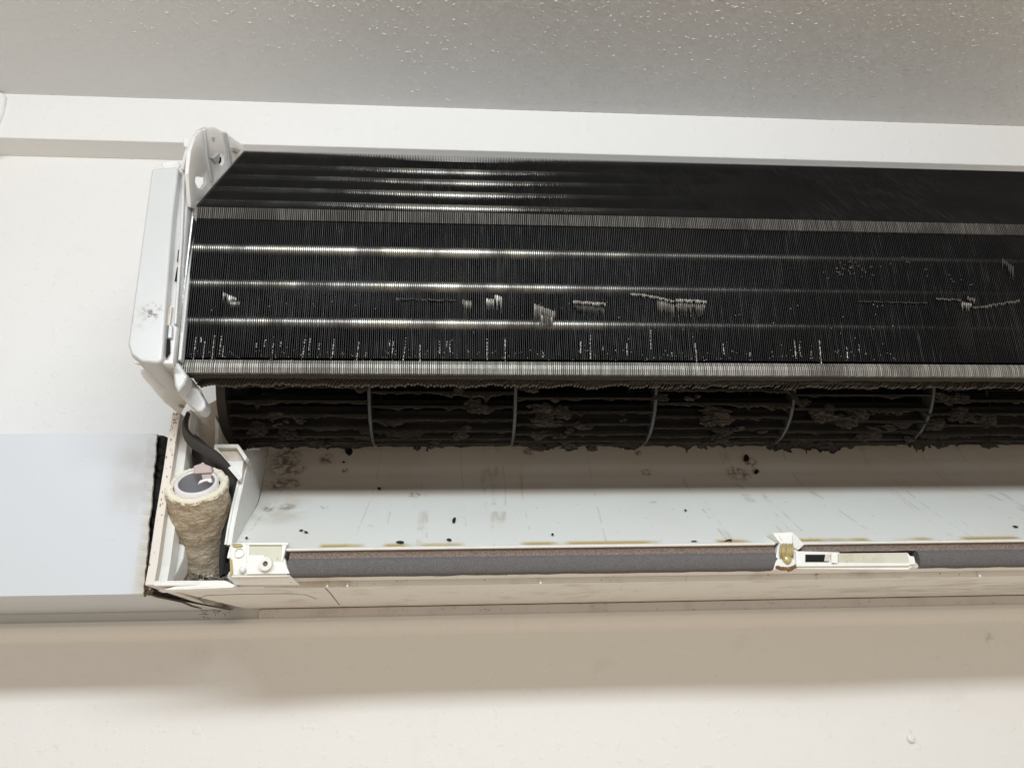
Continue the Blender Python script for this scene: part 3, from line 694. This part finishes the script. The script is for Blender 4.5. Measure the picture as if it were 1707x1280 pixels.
# ---- corner screw block
blk = plate([(384, 905), (392, 904), (480, 904), (474, 921), (470, 922), (475, 932), (484, 957), (482, 961), (386, 962), (384, 935)], LY-.0005, .010, 'screw_block', PLC, bevel=.0006)
plate([(416, 908), (471, 908), (470, 938), (415, 936)], LY-.0008, .0006, 'recess', P('recess_plastic', (.60, .61, .50), .45, dirt=(.35, .3, .15), damt=.4), blk, 0)
plate([(415, 925), (440, 925), (440, 938), (415, 938)], LY-.0014, .0006, 'recess_step', PLC, blk, .0002)
plate([(411, 904), (481, 904), (480, 908), (411, 908)], LY-.0022, .003, 'block_rim', PLC, blk, .0003)
plate([(411, 906), (416, 906), (415, 937), (411, 937)], LY-.0018, .003, 'block_rim', PLC, blk, .0003)
plate([(470, 906), (478, 906), (471, 936), (468, 938)], LY-.0018, .003, 'block_rim', PLC, blk, .0003)
plate([(411, 936), (475, 936), (483, 956), (411, 957)], LY-.0016, .0022, 'block_rim', PLC, blk, .0003)
c = atY((446, 940), LY); mb = MB()
def annulus(mb, c, axis, r0, r1, L, n=28):
    axis = Vector(axis).normalized(); a = axis.cross(Vector((1, 0, .01))).normalized(); b = axis.cross(a)
    A = [2*math.pi*i/n for i in range(n+1)]
    R = lambda r, o_: [Vector(c)+axis*o_+a*(r*math.cos(t))+b*(r*math.sin(t)) for t in A]
    mb.grid([R(r1, 0), R(r1, L), R(r0, L), R(r0, 0)])
annulus(mb, c, (-.05, -1, -.1), .0016, .0040, .0050); part(mb, 'screw_boss', PLC, blk, smooth=False)
mb = MB(); mb.tube([c+Vector((0, -.0030, 0)), c+Vector((0, -.0034, 0))], .0017, 20); part(mb, 'screw_hole', P('hole_inner', (.15, .14, .1), .7), blk)
c = atY((399, 921), LY-.001); mb = MB(); annulus(mb, c, (0, -1, 0), .0026, .0030, .0005); part(mb, 'ring_mark', PLC, blk)
c = atY((405, 950), LY-.001); mb = MB(); mb.tube([c, c+Vector((0, -.0022, 0))], .0018, 16); part(mb, 'peg', PLC, blk, smooth=True)
mb = MB()
for pl in ([(386, 905), (402, 906), (404, 909), (398, 912), (388, 910)], [(383, 933), (386, 932), (388, 955), (384, 958)]):
    mb.prism([atY(p, LY-.0018) for p in pl], (0, .0014, 0))
part(mb, 'stain_crust', YEL, blk)
plate([(376, 938), (386, 938), (386, 957), (374, 956)], LY+.010, .003, 'cavity', HOLE, bevel=0)
# bevel below block (grey facet)
mb = MB()
a_ = [atY((378, 958), LY-.001), atY((483, 958), LY-.001)]; b_ = [atY((392, 975), LY+.006), atY((500, 975), LY+.006)]
mb.sheet(a_, b_); part(mb, 'block_skirt', PL, blk)

# ---- centre boss notch
bs = plate([(1287, 888), (1321, 886), (1340, 907), (1330, 915), (1326, 947), (1290, 950), (1296, 912), (1300, 905)], LY-.0015, .012, 'centre_boss', PLC, bevel=.0005)
plate([(1298, 892), (1320, 890), (1322, 912), (1324, 944), (1294, 946), (1300, 912), (1305, 903)], LY-.0022, .001, 'boss_face', PLC, bs, .0002)
mb = MB(); mb.prism([atY((1321, 887), LY-.0016), atY((1341, 907), LY-.0016), atY((1331, 916), LY-.0026), atY((1323, 912), LY-.0035)], (0, .004, 0)); part(mb, 'boss_wedge', PL, bs)
mb = MB()
for i in range(9):
    x = 1301+i*2.6; p = [atY((x+random.uniform(-1, 1), y+random.uniform(-1, 1)), LY-.0030) for y in (905, 918, 930)]
    mb.tube([p[0], p[1]+Vector((random.uniform(-.0005, .0005), -.0006, 0)), p[2]], [.0003, .0007, .0005], 6)
part(mb, 'corrosion', YEL, bs, smooth=True)
c = atY((1312, 932), LY-.003); mb = MB(); mb.blob(c, .0027, 3, .25, 2, (1, .7, 1)); part(mb, 'screw', P('old_screw', (.62, .55, .30), .35, .5), bs, smooth=True)
mb = MB()
for i in range(14):
    t = i/13; p = atY((1296+30*t, 944+5*math.sin(3.1*t)+random.uniform(-1.5, 1.5)), LY-.0024); mb.blob(p, .0011, 2, .6, 3)
part(mb, 'rust_crust', P('rust', (.20, .10, .04), .9, bump=.5), bs)
# slot bracket right of the boss
sb = plate([(1326, 918), (1400, 920), (1400, 923), (1515, 922), (1517, 926), (1524, 927), (1527, 940), (1514, 950), (1328, 948)], LY-.0030, .008, 'slot_bracket', PLC, bevel=.0005)
plate([(1343, 924), (1382, 924), (1382, 936), (1343, 936)], LY-.0036, .0005, 'slot', HOLE, sb, 0)
plate([(1376, 924), (1385, 924), (1382, 935), (1374, 935)], LY-.0040, .0006, 'slot_cheek', PLD, sb, 0)
plate([(1397, 922), (1513, 921), (1516, 938), (1398, 939)], LY-.0036, .0005, 'recess', P('recess_plastic_b', (.62, .61, .52), .45, dirt=(.38, .34, .2), damt=.5), sb, 0)
plate([(1386, 921), (1397, 921), (1397, 941), (1386, 941)], LY-.0046, .003, 'slot_rib', PLC, sb, .0003)
plate([(1328, 937), (1520, 938), (1516, 943), (1328, 944)], LY-.0046, .003, 'slot_rib', PLC, sb, .0003)
plate([(1512, 921), (1517, 926), (1524, 927), (1527, 940), (1516, 941), (1514, 930)], LY-.0048, .003, 'hook_tip', PLC, sb, .0004)

# ---- end bracket (milky plastic)
YB = -0.207
br = plate([(252, 281), (297, 277), (295, 300), (288, 360), (283, 430), (276, 520), (271, 600), (262, 606), (235, 604), (218, 592), (212, 574)], YB, .045, 'end_bracket', BRK, bevel=.0055)
br['label'] = 'milky white plastic end bracket with dirt smudge'
sm = atY((252, 520), YB)
q = BRK.math('MULTIPLY', BRK.sphere(sm, .0085, .8), BRK.rng(BRK.noise(300, 5), .46, .62, 0, .8)); BRK.mix(q, (0.07, 0.04, 0.03))
sm = atY((232, 532), YB)
q = BRK.math('MULTIPLY', BRK.sphere(sm, .011, .9), BRK.rng(BRK.noise(250, 4), .4, .65, 0, .45)); BRK.mix(q, (0.35, 0.31, 0.26))
# ridges and recess at its right
plate([(296, 280), (312, 276), (313, 330), (306, 440), (296, 540), (288, 606), (270, 602), (277, 520), (285, 430), (291, 360)], YB+.006, .03, 'bracket_ridge', BRT, br, .0012)
plate([(304, 279), (309, 279), (304, 400), (294, 540), (289, 540), (299, 400)], YB+.0035, .006, 'bracket_ridge', BRK, br, .0007)
plate([(308, 290), (332, 340), (327, 366), (300, 604), (286, 606), (296, 500), (306, 400)], YB+.0145, .02, 'bracket_web', BRT, br, .0008)
plate([(320, 350), (324, 380), (314, 480), (302, 600), (296, 600), (306, 480)], YB+.0105, .006, 'bracket_strip', BRK, br, .0007)
for pl in ([(297, 416), (300, 418), (299, 436), (295, 436)], [(295, 445), (298, 447), (295, 468), (291, 468)], [(277, 564), (283, 566), (283, 588), (277, 596), (274, 584)]):
    plate(pl, YB+.0045, .001, 'bracket_hole', HOLE, br, 0)
plate([(281, 541), (287, 542), (286, 563), (279, 563)], YB+.0035, .003, 'bracket_clip', BRK, br, .0006)
plate([(281, 512), (287, 510), (283, 542), (279, 542)], YB+.0044, .001, 'bracket_slot', PLD, br, 0)
# upper plates, in planes across the unit
def plateX(pxs, X, th, name, mat, par, bevel=.0008):
    mb = MB(); mb.prism([atX(p, X) for p in pxs], (th, 0, 0)); return part(mb, name, mat, par, bevel=bevel)
def ringcut(outer, hole, X, th, name, mat, par):
    """plate with a hole: bridge polygon split in two"""
    bm = bmesh.new()
    vo = [bm.verts.new(atX(p, X)) for p in outer]; vh = [bm.verts.new(atX(p, X)) for h in hole for p in h]
    eo = [bm.edges.new((vo[i], vo[(i+1) % len(vo)])) for i in range(len(vo))]
    k = 0; es = list(eo)
    for h in hole:
        vv = vh[k:k+len(h)]; k += len(h); es += [bm.edges.new((vv[i], vv[(i+1) % len(vv)])) for i in range(len(vv))]
    bmesh.ops.triangle_fill(bm, use_beauty=True, edges=es)
    r = bmesh.ops.extrude_face_region(bm, geom=list(bm.faces))
    bmesh.ops.translate(bm, verts=[v for v in r['geom'] if isinstance(v, bmesh.types.BMVert)], vec=(th, 0, 0))
    bmesh.ops.recalc_face_normals(bm, faces=bm.faces)
    me = bpy.data.meshes.new(name); bm.to_mesh(me); bm.free(); me.materials.append(mat.m)
    o = bpy.data.objects.new(name, me); COL.objects.link(o); o.parent = par; return o
ringcut([(405, 253), (398, 240), (385, 232), (373, 222), (371, 219), (366, 219), (352, 212), (340, 212), (328, 217), (320, 228), (312, 252), (308, 290), (312, 345), (327, 352), (345, 330), (380, 290), (400, 262)],
        [[(362, 256), (369, 256), (369, 270), (364, 277), (359, 272), (361, 264)], [(320, 296), (338, 285), (339, 305), (332, 315), (318, 312)]], XL-.0065, .0022, 'bracket_plate', BRT, br)
plateX([(352, 262), (361, 254), (362, 268), (356, 274), (347, 262)], XL-.0050, .002, 'bracket_rib', BRK, br)
plateX([(337, 216), (340, 216), (345, 262), (353, 302), (349, 304), (341, 262)], XL-.0048, .002, 'bracket_rib', BRK, br)
plateX([(371, 220), (375, 222), (380, 250), (384, 275), (380, 278), (376, 252)], XL-.0048, .002, 'bracket_rib', BRK, br)
plateX([(384, 246), (398, 250), (392, 256), (385, 252)], XL-.0048, .002, 'bracket_rib', PLD, br, .0004)
plateX([(354, 229), (357, 229), (357, 237), (355, 237)], XL-.0042, .0006, 'bracket_slot', ALU, br, 0)
plateX([(362, 262), (369, 262), (369, 270), (364, 277), (359, 272)], XL-.012, .001, 'bracket_hole', HOLE, br, 0)
plateX([(345, 320), (352, 310), (384, 273), (398, 260), (402, 263), (386, 282), (340, 334)], XL-.0045, .003, 'bracket_rib', BRK, br)
# left lobe
ringcut([(300, 282), (308, 252), (317, 238), (330, 232), (336, 250), (338, 282), (333, 296), (312, 290)], [[(322, 262), (328, 262), (329, 271), (323, 272)]], XL-.012, .002, 'bracket_lobe', BRT, br)
c = atX((325, 266), XL-.010); mb = MB(); annulus(mb, c, (1, 0, 0), .0016, .0042, .002); part(mb, 'lobe_boss', BRK, br)
plate([(305, 232), (311, 226), (313, 231), (318, 231), (318, 240), (311, 246), (306, 243)], -.20, .004, 'bracket_ear', BRT, br, .0006)
plate([(268, 270), (296, 266), (300, 276), (296, 282), (271, 281)], -.185, .02, 'bracket_tab', BRT, br, .001)
# underside skirt and hook
def plateZ(pxs, Z, th, name, mat, par, bevel=.0006):
    mb = MB(); mb.prism([atZ(p, Z) for p in pxs], (0, 0, th)); return part(mb, name, mat, par, bevel=bevel)
zk = atY((222, 607), YB+.004).z
plateZ([(221, 606), (236, 611), (244, 620), (234, 622), (238, 630), (252, 646), (272, 670), (285, 680), (297, 692), (303, 688), (312, 672), (296, 640), (288, 606)], zk, .0025, 'bracket_skirt', BRT, br)
plate([(272, 603), (297, 603), (312, 626), (308, 640), (296, 654), (290, 640), (288, 618)], -.196, .012, 'bracket_arm', BRK, br, .0015)
plate([(293, 648), (311, 628), (318, 632), (330, 648), (342, 668), (343, 678), (336, 686), (328, 686), (312, 672), (302, 662)], -.178, .012, 'bracket_hook', BRK, br, .0030)
plate([(319, 667), (321, 665), (322, 669), (320, 672)], -.1784, .0005, 'bracket_hole', PLD, br, 0)
plate([(312, 628), (320, 632), (333, 648), (338, 658), (330, 650), (320, 638)], -.1770, .004, 'stain_crust', YEL, br, .0003)
c = atZ((303, 677), zk-.002); mb = MB(); mb.blob(c, .0020, 2, .4, 2, (1, 1, .5)); part(mb, 'stain_crust', YEL, br, smooth=True)

# ---- black cable / foam tape
def ribbon(pts, name, mat, th=.0022, par=None):
    L_ = [atY((a, b), Y) for a, b, c, d, Y in pts]; R2 = [atY((c, d), Y+.001) for a, b, c, d, Y in pts]
    # subdivide
    def cr_(P_, t):
        n = len(P_)-1; f_ = t*n; i = min(int(f_), n-1); u = f_-i
        p0, p1, p2, p3 = P_[max(i-1, 0)], P_[i], P_[i+1], P_[min(i+2, n)]
        return 0.5*((2*p1)+(p2-p0)*u+(2*p0-5*p1+4*p2-p3)*u*u+(3*p1-p0-3*p2+p3)*u*u*u)
    T_ = frange(0, 1, 40); a = [cr_(L_, t) for t in T_]; b = [cr_(R2, t) for t in T_]; m_ = [(p+q)/2+Vector((0, -th, 0)) for p, q in zip(a, b)]
    mb = MB(); mb.grid([a, m_, b, [q+Vector((0, th, 0)) for q in b], [p+Vector((0, th, 0)) for p in a], a]); return part(mb, name, mat, par, smooth=True)
ribbon([(311, 686, 316, 688, -.146), (304, 704, 312, 704, -.148), (304, 722, 316, 718, -.148), (314, 742, 340, 738, -.144), (345, 764, 368, 757, -.136), (366, 788, 396, 792, -.124), (384, 815, 406, 815, -.120)], 'cable_tape', TAPE)
ribbon([(312, 742, 322, 735, -.118), (326, 765, 350, 757, -.116), (352, 790, 375, 785, -.114)], 'cable_tape', TAPE)
ribbon([(384, 800, 404, 806, -.121), (382, 840, 399, 836, -.121), (371, 880, 388, 872, -.124), (367, 910, 383, 902, -.128), (365, 940, 379, 932, -.128), (366, 962, 380, 955, -.126)], 'foam_tape', BLK, .003)

# ---- crumpled foil at the foot of the hose
mb = MB(); rows = []
for j in range(16):
    rw = []
    for i in range(26):
        px = lerp(312, 380, i/25); py = lerp(934, 970, j/15)
        rw.append(atY((px, py), -.100-.012*(j/15)+.008*noise.noise(Vector((px*.13, py*.15, 3)))+.004*noise.noise(Vector((px*.4, py*.4, 1)))))
    rows.append(rw)
mb.grid(rows); part(mb, 'foil_sheet', FOIL)
# ------------------------------------------------------------------ drain hose, standing in the left compartment
H0 = atY((328, 808), -.142); H1 = atY((352, 950), -.085)
hr = empty('drain_hose', H1); tag(hr, 'tan foam wrapped drain hose with open white end in the left compartment', 'hose')
ax = (H1-H0).normalized(); sa = ax.cross(Vector((0, .3, 1))).normalized(); sb_ = ax.cross(sa).normalized()
n, m_ = 96, 90
def hring(t, r, amp=1, fl=1.0):
    c = lerp(H0, H1, t)+Vector((-.0015*math.sin(t*3.1), 0, 0)); L_ = []
    for i in range(n+1):
        a = 2*math.pi*(i % n)/n; dirv = sa*math.cos(a)+sb_*math.sin(a)*fl
        w_ = noise.noise(dirv*2.2+Vector((0, 0, t*7)))*.0012+noise.noise(Vector((dirv.x*5, dirv.y*5+dirv.z*5, t*26)))*.0005+noise.noise(Vector((dirv.x*14, dirv.z*14, t*60)))*.0003
        L_.append(c+dirv*(r+w_*amp))
    return L_
def hrad(t): return .0184+.0008*max(0, t)+.0005*math.sin(t*9)*(t > .1)
mb = MB(); mb.grid([hring(t, hrad(t)) for t in frange(0.0, 1, m_)]); rel(mb.build('hose_wrap', HOSE.m, hr, smooth=True))
mb = MB()   # ragged cut rim
rr = []
for k, (t, r) in enumerate(((.02, hrad(0)+.0002), (-.012, .0181), (-.022, .0168), (-.014, .0142), (.03, .0138))):
    rr.append([p+Vector((random.uniform(-1, 1), random.uniform(-1, 1), random.uniform(-1, 1)))*.00045 for p in hring(t, r, .9)])
    rr[-1][-1] = rr[-1][0]
mb.grid(rr); rel(mb.build('cut_rim', CRM.m, hr, smooth=True))
mb = MB(); mb.grid([hring(.08, .0131, 0), hring(-.035, .0131, 0), hring(-.035, .0112, 0), hring(-.028, .0108, 0)]); ip = rel(mb.build('inner_pipe', WPI.m, hr, smooth=True))
mb = MB(); c = hring(.22, .0104, 0)[:-1]; mb.add(c, [list(range(n))]); mb.grid([hring(-.028, .0108, 0), hring(.22, .0104, 0)]); rel(mb.build('pipe_bore', GIN.m, hr))
mb = MB(); g = [atY(p, -.146) for p in [(330, 807), (338, 803), (345, 801), (349, 804), (353, 803), (352, 797), (340, 798), (333, 801)]]
mb.prism(g, (0, .003, 0)); rel(mb.build('broken_tab', WPI.m, hr))
mb = MB(); g = [atY(p, -.140) for p in [(322, 776), (334, 772), (338, 769), (341, 773), (352, 777), (353, 788), (323, 790)]]
mb.prism(g, (0, .008, 0)); rel(mb.build('end_stopper', PNK.m, hr, bevel=.0008))
mb = MB(); g = [atY(p, -.1385) for p in [(335, 790), (352, 789), (352, 799), (338, 800)]]
mb.prism(g, (0, .004, 0)); rel(mb.build('stopper_leg', PNK.m, hr, bevel=.0004))

# ------------------------------------------------------------------ debris lying in the tray
def flake(px, py, w_, h_, lab, name='dirt_flake', off=.0004, pts=None, ang=0):
    n_ = 9; ring = []
    for i in range(n_):
        a = 2*math.pi*i/n_; k = 0.7+.45*random.random()
        dx, dy = math.cos(a)*w_*.5*k, math.sin(a)*h_*.5*k; c_, s_ = math.cos(ang), math.sin(ang)
        ring.append((px+dx*c_-dy*s_, py+dx*s_+dy*c_))
    A = [tray_hit(p, .0002) for p in ring]; B = [tray_hit((px+(p[0]-px)*.8, py+(p[1]-py)*.8), .0012+.0004*random.random()) for p in ring]
    loc = tray_hit((px, py), 0); mb = MB()
    mb.add([v-loc for v in A+B]+[tray_hit((px, py), .0016)-loc], [(i, (i+1) % n_, n_+(i+1) % n_, n_+i) for i in range(n_)]+[(n_+i, n_+(i+1) % n_, 2*n_) for i in range(n_)])
    o = mb.build(name, FLK.m, None); o.location = loc
    tag(o, lab, 'dirt flake', 'black dirt flakes lying in the outlet tray')
flake(581, 752, 13, 17, 'large black flake in the shaded tray just under the leftmost fan ring')
flake(573, 770, 5, 4, 'small grey brown crumb beside the large black flake under the fan')
flake(757, 867, 6, 11, 'upright teardrop shaped black flake on the lit tray left of centre', ang=.3)
flake(502, 883, 7, 2.5, 'thin curved black sliver at the left of the lit tray', ang=-.2)
flake(510, 886, 7, 3, 'small black flake right beside a thin sliver at the left of the tray', ang=.2)
flake(411, 896, 5, 4, 'tiny black crumb beside the screw block in the tray corner')
flake(667, 903, 15, 4, 'long flat black flake by the ochre stain on the tray lip', ang=.05)
flake(749, 899, 9, 4, 'short black flake by the tray lip below the teardrop flake', ang=.1)
flake(1244, 764, 12, 13, 'large square black flake in the shaded tray under the fan right of centre')
flake(1261, 786, 10, 8, 'brown crumb below right of the large square black flake')
flake(1213, 902, 17, 8, 'leaf shaped black flake at the tray lip left of the centre screw boss', ang=-.45)
flake(1158, 902, 11, 3, 'thin black flake on the lip between the ochre stains near the leaf shaped one')
flake(921, 890, 4, 4, 'tiny lone black speck on the lit tray near the middle')
flake(1143, 850, 5, 3, 'small dark crumb on the lit tray above the foam strip right of centre', ang=.5)
flake(1381, 749, 7, 7, 'black flake hanging just below the dusty fan near the right')
flake(1693, 877, 9, 3, 'slanted black sliver at the far right end of the lit tray', ang=.25)
flake(712, 750, 4, 6, 'small black crumb just under the fan between the first two rings')
flake(632, 814, 7, 6, 'round brown crumb in the shaded tray below the first fan ring')
# brown stain and fibres where the duct meets the unit
mb = MB()
pts = [atZ(p, .0600) for p in [(246, 989), (262, 994), (285, 999), (304, 1003), (320, 1010), (336, 1014)]]
mb.tube(pts, [.0005, .0007, .0006, .0007, .0006, .0003], 8)
for _ in range(26):
    px, py = random.uniform(325, 385), random.gauss(1018, 4)
    p = atY((px, py), -.0105); q4 = atY((px+random.uniform(-9, 9), py+random.uniform(-5, 5)), -.011)
    mb.tube([p, q4], .00018, 5)
o = mb.build('grime_fibres', P('grime_brown', (.10, .07, .045), .9, bump=.3).m); tag(o, kind='stuff')
mb = MB(); 
for i in range(40):
    t = i/39; p = atY((lerp(242, 250, t)+random.uniform(-3, 6), 980+random.uniform(-6, 12)), DY+.002); mb.blob(p, .0010, 1, .6, 3)
o = mb.build('grime_lumps', GRM.m); tag(o, kind='stuff')
